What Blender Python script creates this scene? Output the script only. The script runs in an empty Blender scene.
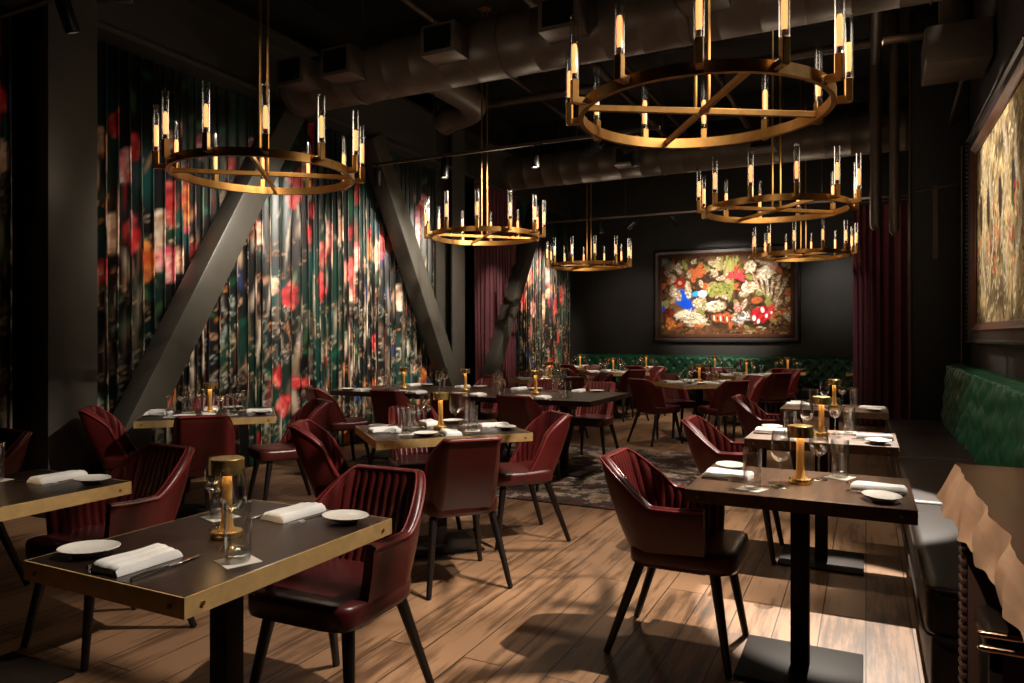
import bpy, bmesh, math, random
import numpy as np
from mathutils import Vector, Matrix

random.seed(7)
PI = math.pi
sc = bpy.context.scene
COL = sc.collection

# ------------------------------------------------------------------ helpers
def S(r, g, b):                       # sRGB 0-255 -> linear
    f = lambda v: (v / 255 / 12.92) if v <= 10 else ((v / 255 + .055) / 1.055) ** 2.4
    return (f(r), f(g), f(b))

def tag(o, label=None, cat=None, group=None, kind=None):
    if label: o['label'] = label
    if cat: o['category'] = cat
    if group: o['group'] = group
    if kind: o['kind'] = kind
    return o

def empty(name, loc=(0, 0, 0), rz=0):
    o = bpy.data.objects.new(name, None)
    o.empty_display_size = .1
    COL.objects.link(o)
    o.location = loc
    o.rotation_euler = (0, 0, rz)
    return o

def dup(o, parent=None):
    c = o.copy()
    COL.objects.link(c)
    if parent is not None:
        c.parent = parent
    for ch in list(o.children):
        dup(ch, c)
    return c

class MB:
    def __init__(s):
        s.v = []; s.f = []
    def add(s, vs, fs):
        n = len(s.v)
        s.v += [tuple(p) for p in vs]
        s.f += [[i + n for i in f] for f in fs]
        return s
    def box(s, c, d, bev=0, seg=2, rot=None):
        bm = bmesh.new()
        bmesh.ops.create_cube(bm, size=1)
        for v in bm.verts:
            v.co = Vector((v.co.x * d[0], v.co.y * d[1], v.co.z * d[2]))
        if bev:
            bmesh.ops.bevel(bm, geom=bm.edges[:], offset=bev, segments=seg, affect='EDGES', profile=.5)
        M = (rot or Matrix()).to_4x4()
        bm.verts.ensure_lookup_table()
        bm.verts.index_update()
        s.add([M @ v.co + Vector(c) for v in bm.verts], [[v.index for v in f.verts] for f in bm.faces])
        bm.free()
        return s
    def beam(s, p0, p1, w, h, up=(0, 0, 1), bev=0):
        p0 = Vector(p0); p1 = Vector(p1)
        d = p1 - p0
        z = d.normalized(); x = Vector(up).cross(z).normalized(); y = z.cross(x)
        M = Matrix((x, y, z)).transposed()
        return s.box((p0 + p1) / 2, (w, h, d.length), bev, 2, M)
    def tube(s, p0, p1, r0, r1=None, n=12, caps=True):
        return s.path([p0, p1], [r0, r0 if r1 is None else r1], n, caps)
    def path(s, pts, rad, n=10, caps=True, closed=False):
        pts = [Vector(p) for p in pts]
        if not hasattr(rad, '__len__'): rad = [rad] * len(pts)
        vs = []; fs = []; ref = None
        m = len(pts)
        for i, p in enumerate(pts):
            a = pts[(i - 1) % m] if (i or closed) else pts[0]
            b = pts[(i + 1) % m] if (i < m - 1 or closed) else pts[-1]
            t = (b - a).normalized()
            if ref is None:
                ref = Vector((0, 0, 1)) if abs(t.z) < .9 else Vector((1, 0, 0))
            x = (ref - t * ref.dot(t)).normalized(); y = t.cross(x); ref = x
            for k in range(n):
                q = 2 * PI * k / n
                vs.append(p + (x * math.cos(q) + y * math.sin(q)) * rad[i])
        for i in range(m if closed else m - 1):
            j = (i + 1) % m
            for k in range(n):
                l = (k + 1) % n
                fs.append([i * n + k, i * n + l, j * n + l, j * n + k])
        if caps and not closed:
            fs.append(list(range(n))[::-1]); fs.append([(m - 1) * n + k for k in range(n)])
        return s.add(vs, fs)
    def lathe(s, prof, n=24, c=(0, 0, 0), sx=1, sy=1):
        vs = []; fs = []
        for r, z in prof:
            for k in range(n):
                q = 2 * PI * k / n
                vs.append((c[0] + max(r, 1e-5) * math.cos(q) * sx, c[1] + max(r, 1e-5) * math.sin(q) * sy, c[2] + z))
        for i in range(len(prof) - 1):
            for k in range(n):
                l = (k + 1) % n
                fs.append([i * n + k, i * n + l, (i + 1) * n + l, (i + 1) * n + k])
        return s.add(vs, fs)
    def grid(s, P):                    # P: array (a,b,3)
        a, b = P.shape[:2]
        fs = [[i * b + j, (i + 1) * b + j, (i + 1) * b + j + 1, i * b + j + 1] for i in range(a - 1) for j in range(b - 1)]
        return s.add(P.reshape(-1, 3).tolist(), fs)
    def build(s, name, mat, parent=None, smooth=True, ang=40, loc=None, rz=0):
        me = bpy.data.meshes.new(name)
        me.from_pydata(s.v, [], s.f)
        me.validate()
        bm = bmesh.new(); bm.from_mesh(me)
        bmesh.ops.recalc_face_normals(bm, faces=bm.faces[:])
        bm.to_mesh(me); bm.free()
        if smooth:
            me.polygons.foreach_set('use_smooth', [True] * len(me.polygons))
            me.set_sharp_from_angle(angle=math.radians(ang))
        me.materials.append(mat)
        o = bpy.data.objects.new(name, me)
        COL.objects.link(o)
        if parent is not None: o.parent = parent
        if loc is not None: o.location = loc
        if rz: o.rotation_euler = (0, 0, rz)
        return o

def struct(name, mb, mat, **k):
    return tag(mb.build(name, mat, **k), kind='structure')

# ------------------------------------------------------------------ materials
class NT:
    def __init__(s, name):
        s.m = bpy.data.materials.new(name); s.m.use_nodes = True
        s.t = s.m.node_tree; s.n = s.t.nodes; s.b = s.n['Principled BSDF']
        s.out = s.n['Material Output']
    def node(s, t, **k):
        nd = s.n.new(t)
        for a, v in k.items():
            if a.startswith('i_'):
                key = a[2:]
                key = int(key) if key.isdigit() else key.replace('_', ' ')
                nd.inputs[key].default_value = v
            else: setattr(nd, a, v)
        return nd
    def link(s, a, b): s.t.links.new(a, b)
    def set(s, **k):
        for a, v in k.items():
            inp = s.b.inputs[a.replace('_', ' ')]
            if inp.type == 'RGBA' and len(v) == 3: v = (*v, 1)
            inp.default_value = v
        return s
    def ramp(s, src, stops):
        r = s.node('ShaderNodeValToRGB')
        e = r.color_ramp.elements
        while len(e) < len(stops): e.new(.5)
        for el, (p, c) in zip(e, stops):
            el.position = p; el.color = (*c, 1) if len(c) == 3 else c
        s.link(src, r.inputs[0]); return r.outputs[0]
    def bump(s, h, st=.2, d=.01):
        b = s.node('ShaderNodeBump'); b.inputs['Strength'].default_value = st; b.inputs['Distance'].default_value = d
        s.link(h, b.inputs['Height']); s.link(b.outputs[0], s.b.inputs['Normal'])
    def coord(s, sc=(1, 1, 1), out='Object', rot=(0, 0, 0)):
        c = s.node('ShaderNodeTexCoord'); m = s.node('ShaderNodeMapping')
        m.inputs['Scale'].default_value = sc; m.inputs['Rotation'].default_value = rot
        s.link(c.outputs[out], m.inputs[0]); return m.outputs[0]
    def noise(s, vec, scale, detail=4, rough=.55):
        n = s.node('ShaderNodeTexNoise'); n.inputs['Scale'].default_value = scale
        n.inputs['Detail'].default_value = detail; n.inputs['Roughness'].default_value = rough
        s.link(vec, n.inputs['Vector']); return n.outputs['Fac']

def plain(name, col, rough=.5, metal=0, var=.15, nscale=12, bump=0, bscale=60, **k):
    t = NT(name)
    v = t.coord()
    f = t.noise(v, nscale)
    lo = tuple(c * (1 - var) for c in col); hi = tuple(min(1, c * (1 + var)) for c in col)
    t.link(t.ramp(f, [(.3, lo), (.7, hi)]), t.b.inputs['Base Color'])
    t.set(Roughness=rough, Metallic=metal, **k)
    if bump: t.bump(t.noise(v, bscale, 3), bump, .004)
    return t.m

def wood(name, c0, c1, rough=.4, along='y', sc=1.0, coat=0):
    t = NT(name)
    s = {'y': (9 * sc, .9 * sc, 9 * sc), 'x': (.9 * sc, 9 * sc, 9 * sc), 'z': (9 * sc, 9 * sc, .9 * sc)}[along]
    v = t.coord(s)
    f = t.noise(v, 3, 6, .6)
    t.link(t.ramp(f, [(.3, c0), (.72, c1)]), t.b.inputs['Base Color'])
    t.set(Roughness=rough, Coat_Weight=coat, Coat_Roughness=.25)
    t.bump(t.noise(v, 9, 3), .12, .003)
    return t.m

def emit(name, col, st):
    t = NT(name)
    t.set(Base_Color=col, Emission_Color=col, Emission_Strength=st)
    return t.m

def vcol(name, rough=.7, sheen=0, coat=0):
    t = NT(name)
    a = t.node('ShaderNodeVertexColor', layer_name='Col')
    t.link(a.outputs[0], t.b.inputs['Base Color'])
    t.set(Roughness=rough, Coat_Weight=coat)
    if sheen: t.set(Sheen_Weight=sheen)
    return t.m

M = {}
M['leather'] = plain('burgundy_leather', S(84, 24, 23), .34, var=.2, nscale=7, bump=.12, bscale=160, Specular_IOR_Level=.55)
M['piping'] = plain('burgundy_piping', S(132, 44, 44), .32, var=.08)
M['seatleather'] = plain('seat_leather', S(76, 27, 25), .32, var=.2, nscale=9, bump=.12, bscale=150)
M['chairleg'] = wood('dark_chair_leg', S(14, 9, 8), S(28, 18, 15), .4, 'z')
M['steel'] = plain('black_steel', S(34, 25, 19), .6, .0, var=.2, Specular_IOR_Level=.2)
M['brass'] = plain('polished_brass', S(236, 196, 122), .27, .92, var=.1, nscale=20)
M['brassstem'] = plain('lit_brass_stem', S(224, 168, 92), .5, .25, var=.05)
M['agedbrass'] = plain('aged_brass', S(176, 134, 78), .36, 1, var=.18, nscale=16)
M['edgebrass'] = plain('brushed_brass_edge', S(226, 188, 126), .42, .55, var=.12, nscale=25)
M['darktop'] = wood('dark_table_wood', S(24, 15, 12), S(42, 27, 21), .34, 'x', coat=.1)
M['blacktop'] = wood('black_brown_table_wood', S(28, 18, 15), S(50, 34, 26), .34, 'x', coat=.1)
M['oak'] = wood('oak_table_wood', S(58, 39, 27), S(104, 73, 49), .45, 'y')
M['porcelain'] = plain('white_porcelain', S(222, 216, 206), .22, var=.03)
M['linen'] = plain('white_linen', S(226, 222, 218), .85, var=.05, bump=.3, bscale=220)
M['silver'] = plain('silver_cutlery', S(190, 185, 178), .2, 1, var=.05)
M['paper'] = plain('paper_coaster', S(214, 204, 190), .8, var=.05)
def thin_glass(name, base=.05, gain=.75, rough=.08):
    t = NT(name)
    tr = t.node('ShaderNodeBsdfTransparent'); tr.inputs[0].default_value = (.985, .99, .99, 1)
    gl = t.node('ShaderNodeBsdfGlossy'); gl.inputs['Roughness'].default_value = rough
    lw = t.node('ShaderNodeLayerWeight'); lw.inputs[0].default_value = .35
    ma = t.node('ShaderNodeMath', operation='MULTIPLY_ADD'); ma.inputs[1].default_value = gain; ma.inputs[2].default_value = base
    t.link(lw.outputs['Facing'], ma.inputs[0])
    mx = t.node('ShaderNodeMixShader')
    t.link(ma.outputs[0], mx.inputs[0]); t.link(tr.outputs[0], mx.inputs[1]); t.link(gl.outputs[0], mx.inputs[2])
    t.link(mx.outputs[0], t.out.inputs[0])
    return t.m
M['tubeglass'] = thin_glass('candle_tube_glass', .05, .7)
M['glass'] = thin_glass('clear_glass', .05, .8, .06)
M['solidglass'] = thin_glass('solid_glass', .22, .7, .1)
M['filament'] = emit('glowing_filament', (1, .4, .13), 2.1)
M['lampled'] = emit('lamp_glow', (1, .74, .42), 30)
M['lens'] = emit('spot_lens', (1, .85, .66), 9)
M['blackpaint'] = plain('black_painted_wall', S(40, 38, 34), .5, var=.2, nscale=2)
M['rightpaint'] = plain('dark_brown_wall', S(34, 27, 23), .6, var=.2, nscale=2)
M['darkpaint'] = plain('black_ceiling_paint', S(17, 15, 14), .7, var=.3, nscale=3)
M['greysteel'] = plain('grey_painted_steel', S(66, 62, 55), .42, .1, var=.14, nscale=3)
M['ductmetal'] = plain('dark_duct_metal', S(84, 72, 62), .45, .2, var=.18, nscale=5)
M['pipe'] = plain('dark_pipe', S(70, 56, 46), .45, .3, var=.2)
M['blackplastic'] = plain('black_fixture', S(16, 15, 15), .38, .3, var=.1)
M['greenvelvet'] = plain('green_leather', S(26, 82, 54), .36, var=.2, nscale=8)
M['benchleather'] = plain('black_brown_leather', S(40, 28, 22), .42, var=.35, nscale=3, bump=.15, bscale=90, Specular_IOR_Level=.3)
M['burgvelvet'] = plain('burgundy_velvet', S(78, 14, 26), .7, var=.3, nscale=6, Sheen_Weight=.08)
M['frame'] = plain('dark_frame_wood', S(40, 32, 30), .35, .1, var=.2, nscale=14)
M['copper'] = plain('copper_frame_lip', S(96, 60, 42), .35, .5, var=.25, nscale=18)
M['walnut'] = wood('walnut_slab', S(44, 24, 13), S(84, 49, 27), .36, 'y', .55, coat=.3)
M['rawedge'] = wood('raw_wood_edge', S(170, 126, 94), S(212, 168, 132), .6, 'y', .5)
M['panelwood'] = wood('reddish_panel_wood', S(64, 42, 32), S(90, 60, 46), .5, 'z', .7)
M['chrome'] = plain('bronze_metal', S(190, 150, 120), .2, 1, var=.05)
M['curtain'] = vcol('printed_curtain', .36, .05)
M['canvas'] = vcol('painted_canvas', .85)
M['canvas'].node_tree.nodes['Principled BSDF'].inputs['Specular IOR Level'].default_value = .15

# floor planks run along the room
t = NT('oak_plank_floor')
v = t.coord((1, 1, 1), 'Object', (0, 0, PI / 2))
br = t.node('ShaderNodeTexBrick', offset=.37, offset_frequency=2)
for k, val in dict(Scale=1.0, Mortar_Size=.0028, Mortar_Smooth=.1, Bias=0.0, Brick_Width=1.9, Row_Height=.19).items():
    br.inputs[k.replace('_', ' ')].default_value = val
br.inputs['Color1'].default_value = (.12, .12, .12, 1); br.inputs['Color2'].default_value = (.88, .88, .88, 1)
br.inputs['Mortar'].default_value = (.5, .5, .5, 1)
t.link(v, br.inputs['Vector'])
gv = t.coord((11, .8, 1))
mixv = t.node('ShaderNodeVectorMath', operation='MULTIPLY_ADD')
mixv.inputs[1].default_value = (7, 5, 0); t.link(br.outputs['Color'], mixv.inputs[0]); t.link(gv, mixv.inputs[2])
g = t.noise(mixv.outputs[0], 2.2, 7, .62)
big = t.noise(t.coord((2.6, 1.0, 1)), 1.6, 4, .6)
a1 = t.node('ShaderNodeMath', operation='MULTIPLY_ADD'); a1.inputs[1].default_value = .22
t.link(br.outputs['Color'], a1.inputs[0]); t.link(g, a1.inputs[2])
a2 = t.node('ShaderNodeMath', operation='MULTIPLY_ADD'); a2.inputs[1].default_value = .7
t.link(big, a2.inputs[0]); t.link(a1.outputs[0], a2.inputs[2])
colr = t.ramp(a2.outputs[0], [(.6, S(46, 31, 22)), (.84, S(104, 75, 53)), (1.0, S(148, 112, 83))])
mm = t.node('ShaderNodeMix', data_type='RGBA'); mm.inputs['B'].default_value = (*S(26, 16, 11), 1)
t.link(br.outputs['Fac'], mm.inputs['Factor']); t.link(colr, mm.inputs['A']); t.link(mm.outputs['Result'], t.b.inputs['Base Color'])
t.set(Roughness=.4)
t.bump(a1.outputs[0], .12, .004)
M['floor'] = t.m

# worn patterned rug
t = NT('worn_rug')
v = t.coord()
w1 = t.noise(v, 3.2, 8, .7); w2 = t.noise(v, 14, 6, .75)
vo = t.node('ShaderNodeTexVoronoi'); vo.inputs['Scale'].default_value = 3.4; t.link(v, vo.inputs['Vector'])
mA = t.node('ShaderNodeMath', operation='MULTIPLY_ADD'); mA.inputs[1].default_value = .55; t.link(w2, mA.inputs[0]); t.link(w1, mA.inputs[2])
mB = t.node('ShaderNodeMath', operation='MULTIPLY_ADD'); mB.inputs[1].default_value = .22; t.link(vo.outputs['Distance'], mB.inputs[0]); t.link(mA.outputs[0], mB.inputs[2])
t.link(t.ramp(mB.outputs[0], [(.68, S(22, 17, 18)), (.8, S(84, 50, 42)), (.87, S(40, 42, 44)), (.95, S(170, 150, 130)), (1., S(120, 84, 68))]), t.b.inputs['Base Color'])
t.set(Roughness=.95); t.bump(w2, .4, .006)
M['rug'] = t.m

# ------------------------------------------------------------------ painters (printed cloth and canvases)
class Paint:
    def __init__(s, w, h, ppm, seed):
        s.p = ppm; s.W = int(w * ppm); s.H = int(h * ppm); s.r = np.random.RandomState(seed)
        s.a = np.zeros((s.H, s.W, 3), np.float32)
    def lownoise(s, cell):
        n = s.r.rand(max(2, int(s.H / s.p / cell)) + 2, max(2, int(s.W / s.p / cell)) + 2)
        yy = np.linspace(0, n.shape[0] - 1.001, s.H); xx = np.linspace(0, n.shape[1] - 1.001, s.W)
        y0 = yy.astype(int); x0 = xx.astype(int); fy = (yy - y0)[:, None]; fx = (xx - x0)[None]
        fy = fy * fy * (3 - 2 * fy); fx = fx * fx * (3 - 2 * fx)
        A = n[y0][:, x0]; B = n[y0][:, x0 + 1]; C = n[y0 + 1][:, x0]; D = n[y0 + 1][:, x0 + 1]
        return (A * (1 - fx) + B * fx) * (1 - fy) + (C * (1 - fx) + D * fx) * fy
    def ell(s, x, y, a, b, ang, col, al=1., soft=.35):
        p = s.p; R = max(a, b) * p + 2; cx = x * p; cy = y * p
        x0 = max(0, int(cx - R)); x1 = min(s.W, int(cx + R) + 1); y0 = max(0, int(cy - R)); y1 = min(s.H, int(cy + R) + 1)
        if x0 >= x1 or y0 >= y1: return
        X, Y = np.meshgrid(np.arange(x0, x1) - cx, np.arange(y0, y1) - cy)
        c, q = math.cos(ang), math.sin(ang)
        d = np.sqrt(((X * c + Y * q) / (a * p)) ** 2 + ((-X * q + Y * c) / (b * p)) ** 2)
        k = (np.clip((1 - d) / soft, 0, 1) * al)[..., None]
        s.a[y0:y1, x0:x1] = s.a[y0:y1, x0:x1] * (1 - k) + np.array(col, np.float32) * k
    def flower(s, x, y, R, cols):
        r = s.r; ang0 = r.rand() * 6.3
        for ring, (rad, n) in enumerate([(.72, 8), (.48, 7), (.26, 5), (.08, 3)]):
            for k in range(n):
                q = ang0 + ring * .5 + k * 2 * PI / n + r.randn() * .12
                c = np.array(cols[r.randint(len(cols))]) * (.45 + .85 * r.rand())
                rr = R * rad
                s.ell(x + math.cos(q) * rr, y + math.sin(q) * rr, R * .36, R * .25, q + 1.57, c, .9, .5)
                s.ell(x + math.cos(q) * rr * 1.15, y + math.sin(q) * rr * 1.15, R * .26, R * .05, q + 1.57, np.minimum(np.array(c) * 1.9 + .05, .95), .6, .8)
        s.ell(x, y, R * .13, R * .13, 0, np.array(cols[0]) * .3, .8)
    def leaf(s, x, y, L, ang, col):
        s.ell(x, y, L, L * .28, ang, col, .9, .4)
        s.ell(x, y, L * .9, L * .035, ang, np.array(col) * 1.9, .7, .7)
    def curl(s, x, y, R, col, n=26):
        r = s.r; q0 = r.rand() * 6.3; d = 1 if r.rand() < .5 else -1
        for k in range(n):
            f = k / n; q = q0 + d * f * 7
            s.ell(x + math.cos(q) * R * (1 - f * .8), y + math.sin(q) * R * (1 - f * .8) , R * .13 + .004, R * .06 + .003, q + 1.57, np.array(col) * (.5 + .8 * r.rand()), .85, .6)
    def sample(s, U, V):
        x = np.clip(U * s.p, 0, s.W - 1.01); y = np.clip(V * s.p, 0, s.H - 1.01)
        x0 = x.astype(int); y0 = y.astype(int); fx = (x - x0)[..., None]; fy = (y - y0)[..., None]
        a = s.a
        return (a[y0, x0] * (1 - fx) + a[y0, x0 + 1] * fx) * (1 - fy) + (a[y0 + 1, x0] * (1 - fx) + a[y0 + 1, x0 + 1] * fx) * fy

def curtain_print(w, h, seed):
    P = Paint(w, h, 90, seed); r = P.r
    n1 = P.lownoise(.7)[..., None]; n2 = P.lownoise(.25)[..., None]
    dark = np.array(S(7, 9, 9)); teal = np.array(S(14, 58, 46)); plum = np.array(S(34, 14, 20))
    P.a = (dark * (1 - n1) + teal * np.clip(n1 * 1.8 - .95, 0, 1) + plum * np.clip(n2 - .62, 0, 1)).astype(np.float32)
    reds = [S(196, 34, 40), S(150, 18, 28), S(222, 88, 84)]; creams = [S(228, 190, 160), S(240, 216, 190), S(206, 150, 118)]
    pinks = [S(232, 140, 138), S(204, 76, 92), S(240, 196, 184)]; oranges = [S(232, 140, 62), S(200, 84, 34)]
    blues = [S(34, 70, 128), S(60, 50, 110)]
    greens = [S(30, 96, 66), S(18, 64, 48), S(70, 108, 62), S(24, 90, 88)]
    A = w * h
    for k in range(int(A * 5)):
        P.leaf(r.rand() * w, r.rand() * h, .07 + .12 * r.rand(), r.rand() * 6.3, np.array(greens[r.randint(4)]) * (.15 + .7 * r.rand()))
    for k in range(int(A * .6)):
        x, y = r.rand() * w, r.rand() * h
        P.ell(x, y, .2 + .2 * r.rand(), .1 + .3 * r.rand(), r.rand() * 3, np.array(greens[r.choice([1, 3, 0])]) * .8, .7, .7)
    tans = [S(170, 140, 110), S(206, 188, 164), S(120, 100, 84), S(150, 160, 150)]
    for k in range(int(w * 40)):        # scrolls and feathers of the lower half
        x = r.rand() * w; y = h * (.03 + .42 * r.rand() ** 1.1)
        P.curl(x, y, .04 + .09 * r.rand(), tans[r.randint(4)])
    for k in range(int(w * 7)):
        x = r.rand() * w; y = h * (.05 + .4 * r.rand())
        P.ell(x, y, .03 + .04 * r.rand(), .12 + .25 * r.rand(), r.randn() * .3, np.array(tans[r.randint(3)]) * .8, .75, .7)
    for k in range(int(w * 1.6)):
        P.flower(r.rand() * w, h * (.02 + .25 * r.rand()), .08 + .08 * r.rand(), [reds, oranges, reds, blues][r.randint(4)])
    for k in range(int(w * 5.6)):      # the band of big blooms
        x = r.rand() * w; y = h * (.6 + .13 * r.randn())
        P.flower(x, y, .11 + .13 * r.rand(), [reds, reds, reds, pinks, creams, oranges, pinks, creams][r.randint(8)])
    for k in range(int(w * 1.6)):
        P.flower(r.rand() * w, h * (.78 + .1 * r.rand()), .08 + .08 * r.rand(), [reds, pinks, creams][r.randint(3)])
    for k in range(int(w * 5)):
        P.ell(r.rand() * w, h * (.45 + .35 * r.rand()), .02 + .03 * r.rand(), .1 + .15 * r.rand(), r.randn() * .4, creams[r.randint(3)], .7, .7)
    for k in range(int(w * 2)):
        P.ell(r.rand() * w, h * (.1 + .8 * r.rand()), .05, .1 + .2 * r.rand(), r.randn() * .3, blues[r.randint(2)], .7, .7)
    for k in range(int(w * 26)):       # long painterly strokes
        P.ell(r.rand() * w, h * (.02 + .7 * r.rand()), .008 + .016 * r.rand(), .1 + .3 * r.rand(), r.randn() * .12, np.array([creams[1], creams[2], tans[1], tans[2], reds[1], creams[0]][r.randint(6)]) * (.5 + .6 * r.rand()), .75, .6)
    for k in range(int(w * 60)):
        P.curl(r.rand() * w, h * (.05 + .6 * r.rand()), .02 + .04 * r.rand(), [creams[0], tans[1], creams[2], oranges[0]][r.randint(4)], 14)
    return P

def color_attr(o, cols):
    me = o.data
    at = me.color_attributes.new('Col', 'FLOAT_COLOR', 'POINT')
    buf = np.ones((len(me.vertices), 4), np.float32); buf[:, :3] = cols
    at.data.foreach_set('color', buf.ravel())

def raw_grid(name, P, mat, parent=None, cols=None, smooth=True):
    a, b = P.shape[:2]
    me = bpy.data.meshes.new(name)
    idx = np.arange(a * b).reshape(a, b)
    f = np.stack([idx[:-1, :-1], idx[1:, :-1], idx[1:, 1:], idx[:-1, 1:]], -1).reshape(-1, 4)
    me.vertices.add(a * b); me.vertices.foreach_set('co', P.astype(np.float32).ravel())
    me.loops.add(f.size); me.loops.foreach_set('vertex_index', f.ravel().astype(np.int32))
    me.polygons.add(len(f)); me.polygons.foreach_set('loop_start', (np.arange(len(f)) * 4).astype(np.int32))
    me.polygons.foreach_set('loop_total', np.full(len(f), 4, np.int32))
    me.update(calc_edges=True); me.validate()
    me.polygons.foreach_set('use_smooth', [smooth] * len(f))
    me.materials.append(mat)
    o = bpy.data.objects.new(name, me); COL.objects.link(o)
    if parent is not None: o.parent = parent
    if cols is not None: color_attr(o, cols.reshape(-1, 3))
    return o

def curtain(name, x0, y0, y1, h, label, group, printed, seed, wl=.108, amp=.066, nz=160):
    r = np.random.RandomState(seed)
    L = y1 - y0; ny = int(L / wl * 18); zb = .02
    t_ = np.linspace(0, 1, ny); ph = np.cumsum(1 + .22 * np.sin(t_ * L * 3.1 + seed) + .2 * np.sin(t_ * L * 7.7)); ph = ph / ph[-1] * L / wl * 2 * PI
    am = amp * (.9 + .18 * np.sin(t_ * L * 2.3 + 1) + .2 * np.sin(t_ * L * 5.1))
    z = np.linspace(zb, h, nz)
    zz = (z - zb) / (h - zb)
    X = x0 + np.outer(1 - .35 * zz ** 3, am * np.sin(ph)) + .012 * np.outer(1 - zz, np.sin(ph * .37 + 1))
    X += .008 * np.sin(np.outer(zz * 6, np.ones(ny)) + ph[None] * .21)
    Y = y0 + L * t_[None] + .018 * np.sin(2 * ph)[None] + .015 * np.outer(1 - zz, np.sin(ph * .31))
    Z = np.outer(z, np.ones(ny))
    P = np.stack([X, Y + 0 * X, Z], -1)
    cols = None
    mid = nz // 3
    d = np.hypot(np.diff(P[mid, :, 0]), np.diff(P[mid, :, 1])); arc = np.concatenate([[0], np.cumsum(d)])
    if printed:
        paint = curtain_print(arc[-1] + .1, h, seed)
        cols = paint.sample(np.tile(arc, (nz, 1)), Z - zb)
    o = raw_grid(name, P, M['curtain'] if printed else M['burgvelvet'], None, cols)
    return tag(o, label, 'curtain', group)

# ------------------------------------------------------------------ room shell
XW, XR, YB, ZC = -5.95, 1.0, 14.1, 5.3
struct('floor', MB().box(((XW + XR) / 2, 5.5, -.05), (XR - XW + .2, 17.6, .1)), M['floor'], smooth=False)
struct('ceiling', MB().box(((XW + XR) / 2, 5.5, ZC + .06), (XR - XW + .2, 17.6, .12)), M['darkpaint'], smooth=False)
struct('wall_left', MB().box((XW - .06, 5.5, ZC / 2), (.12, 17.4, ZC)), M['blackpaint'], smooth=False)
struct('wall_right', MB().box((XR + .06, 5.5, ZC / 2), (.12, 17.4, ZC)), M['rightpaint'], smooth=False)
struct('wall_back', MB().box(((XW + XR) / 2, YB + .06, ZC / 2), (XR - XW, .12, ZC)), M['blackpaint'], smooth=False)
struct('wall_front', MB().box(((XW + XR) / 2, -3.2, ZC / 2), (XR - XW, .12, ZC)), M['darkpaint'], smooth=False)
# roof deck joists
for k, y in enumerate((2.2, 4.5, 7.9, 9.0, 12.2)):
    struct('ceiling_joist', MB().box(((XW + XR) / 2, y, ZC - .17), (XR - XW - .02, .14, .34), .01), M['darkpaint'], ang=30)
struct('baseboard_back', MB().box(((XW + XR) / 2, YB - .012, .07), (XR - XW - .02, .02, .14), .004), M['darkpaint'])

# steel frame along the curtains
struct('column_steel', MB().box((-5.66, 3.4, ZC / 2), (.5, .38, ZC), .006), M['greysteel'])
c2 = MB().box((-5.62, 9.2, ZC / 2), (.34, .02, ZC)).box((-5.62, 9.02, ZC / 2), (.03, .36, ZC)).box((-5.45, 9.2, ZC / 2), (.02, .36, ZC)).box((-5.79, 9.2, ZC / 2), (.02, .36, ZC))
struct('column_flanged', c2, M['greysteel'], smooth=False)
bm_ = MB().box((-5.64, 5.5, 4.13), (.04, 17.2, .68)).box((-5.64, 5.5, 3.81), (.42, 17.2, .04)).box((-5.64, 5.5, 4.46), (.42, 17.2, .04))
struct('beam_steel', bm_, M['greysteel'], smooth=False)
def brace(y0, z0, y1, z1):
    struct('beam_brace', MB().beam((-5.42, y0, z0), (-5.42, y1, z1), .26, .24, (1, 0, 0), .012), M['greysteel'])
brace(3.54, .0, 5.73, 3.79)
brace(9.30, .0, 7.05, 3.79)
brace(9.62, .0, 12.1, 3.79)
struct('wall_pillar', MB().box((.72, 9.35, ZC / 2), (.54, .5, ZC), .01), M['darkpaint'])

# ------------------------------------------------------------------ curtains
curtain('floral_curtain', -5.68, 1.2, 3.12, 3.78, 'dark floral curtain on the camera side of the grey steel column', 'printed floral curtains', True, 3)
curtain('floral_curtain', -5.68, 3.66, 6.3, 3.78, 'floral curtain behind the brace that rises away from the grey column', 'printed floral curtains', True, 11)
curtain('floral_curtain', -5.68, 6.34, 8.95, 3.78, 'red and cream floral curtain behind the brace that falls toward the back wall', 'printed floral curtains', True, 24)
curtain('floral_curtain', -5.6, 11.3, 13.95, 3.78, 'floral curtain filling the corner by the back wall', 'printed floral curtains', True, 31, wl=.12)
curtain('velvet_curtain', -5.5, 9.75, 11.3, 3.78, 'plain burgundy velvet curtain between two floral curtains', 'burgundy velvet curtains', False, 5, wl=.13, amp=.05, nz=30)
o = curtain('velvet_curtain', 0, -.45, .45, 3.3, 'burgundy velvet curtain in front of the back wall, beside the bench', 'burgundy velvet curtains', False, 9, wl=.11, amp=.05, nz=30)
o.rotation_euler = (0, 0, -PI / 2); o.location = (.26, 11.95, 0)
cr = MB().tube((-.3, 11.95, 3.36), (.95, 11.95, 3.36), .018); tag(cr.build('curtain_rod', M['pipe']), 'dark rod carrying the burgundy curtain beside the bench', 'curtain rod')

# rug
rg = MB().box((0, 0, .006), (3.7, 2.95, .012), .004)
o = tag(rg.build('area_rug', M['rug'], loc=(-3.15, 6.78, 0)), 'worn multicoloured rug under the long communal table', 'rug')

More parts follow.
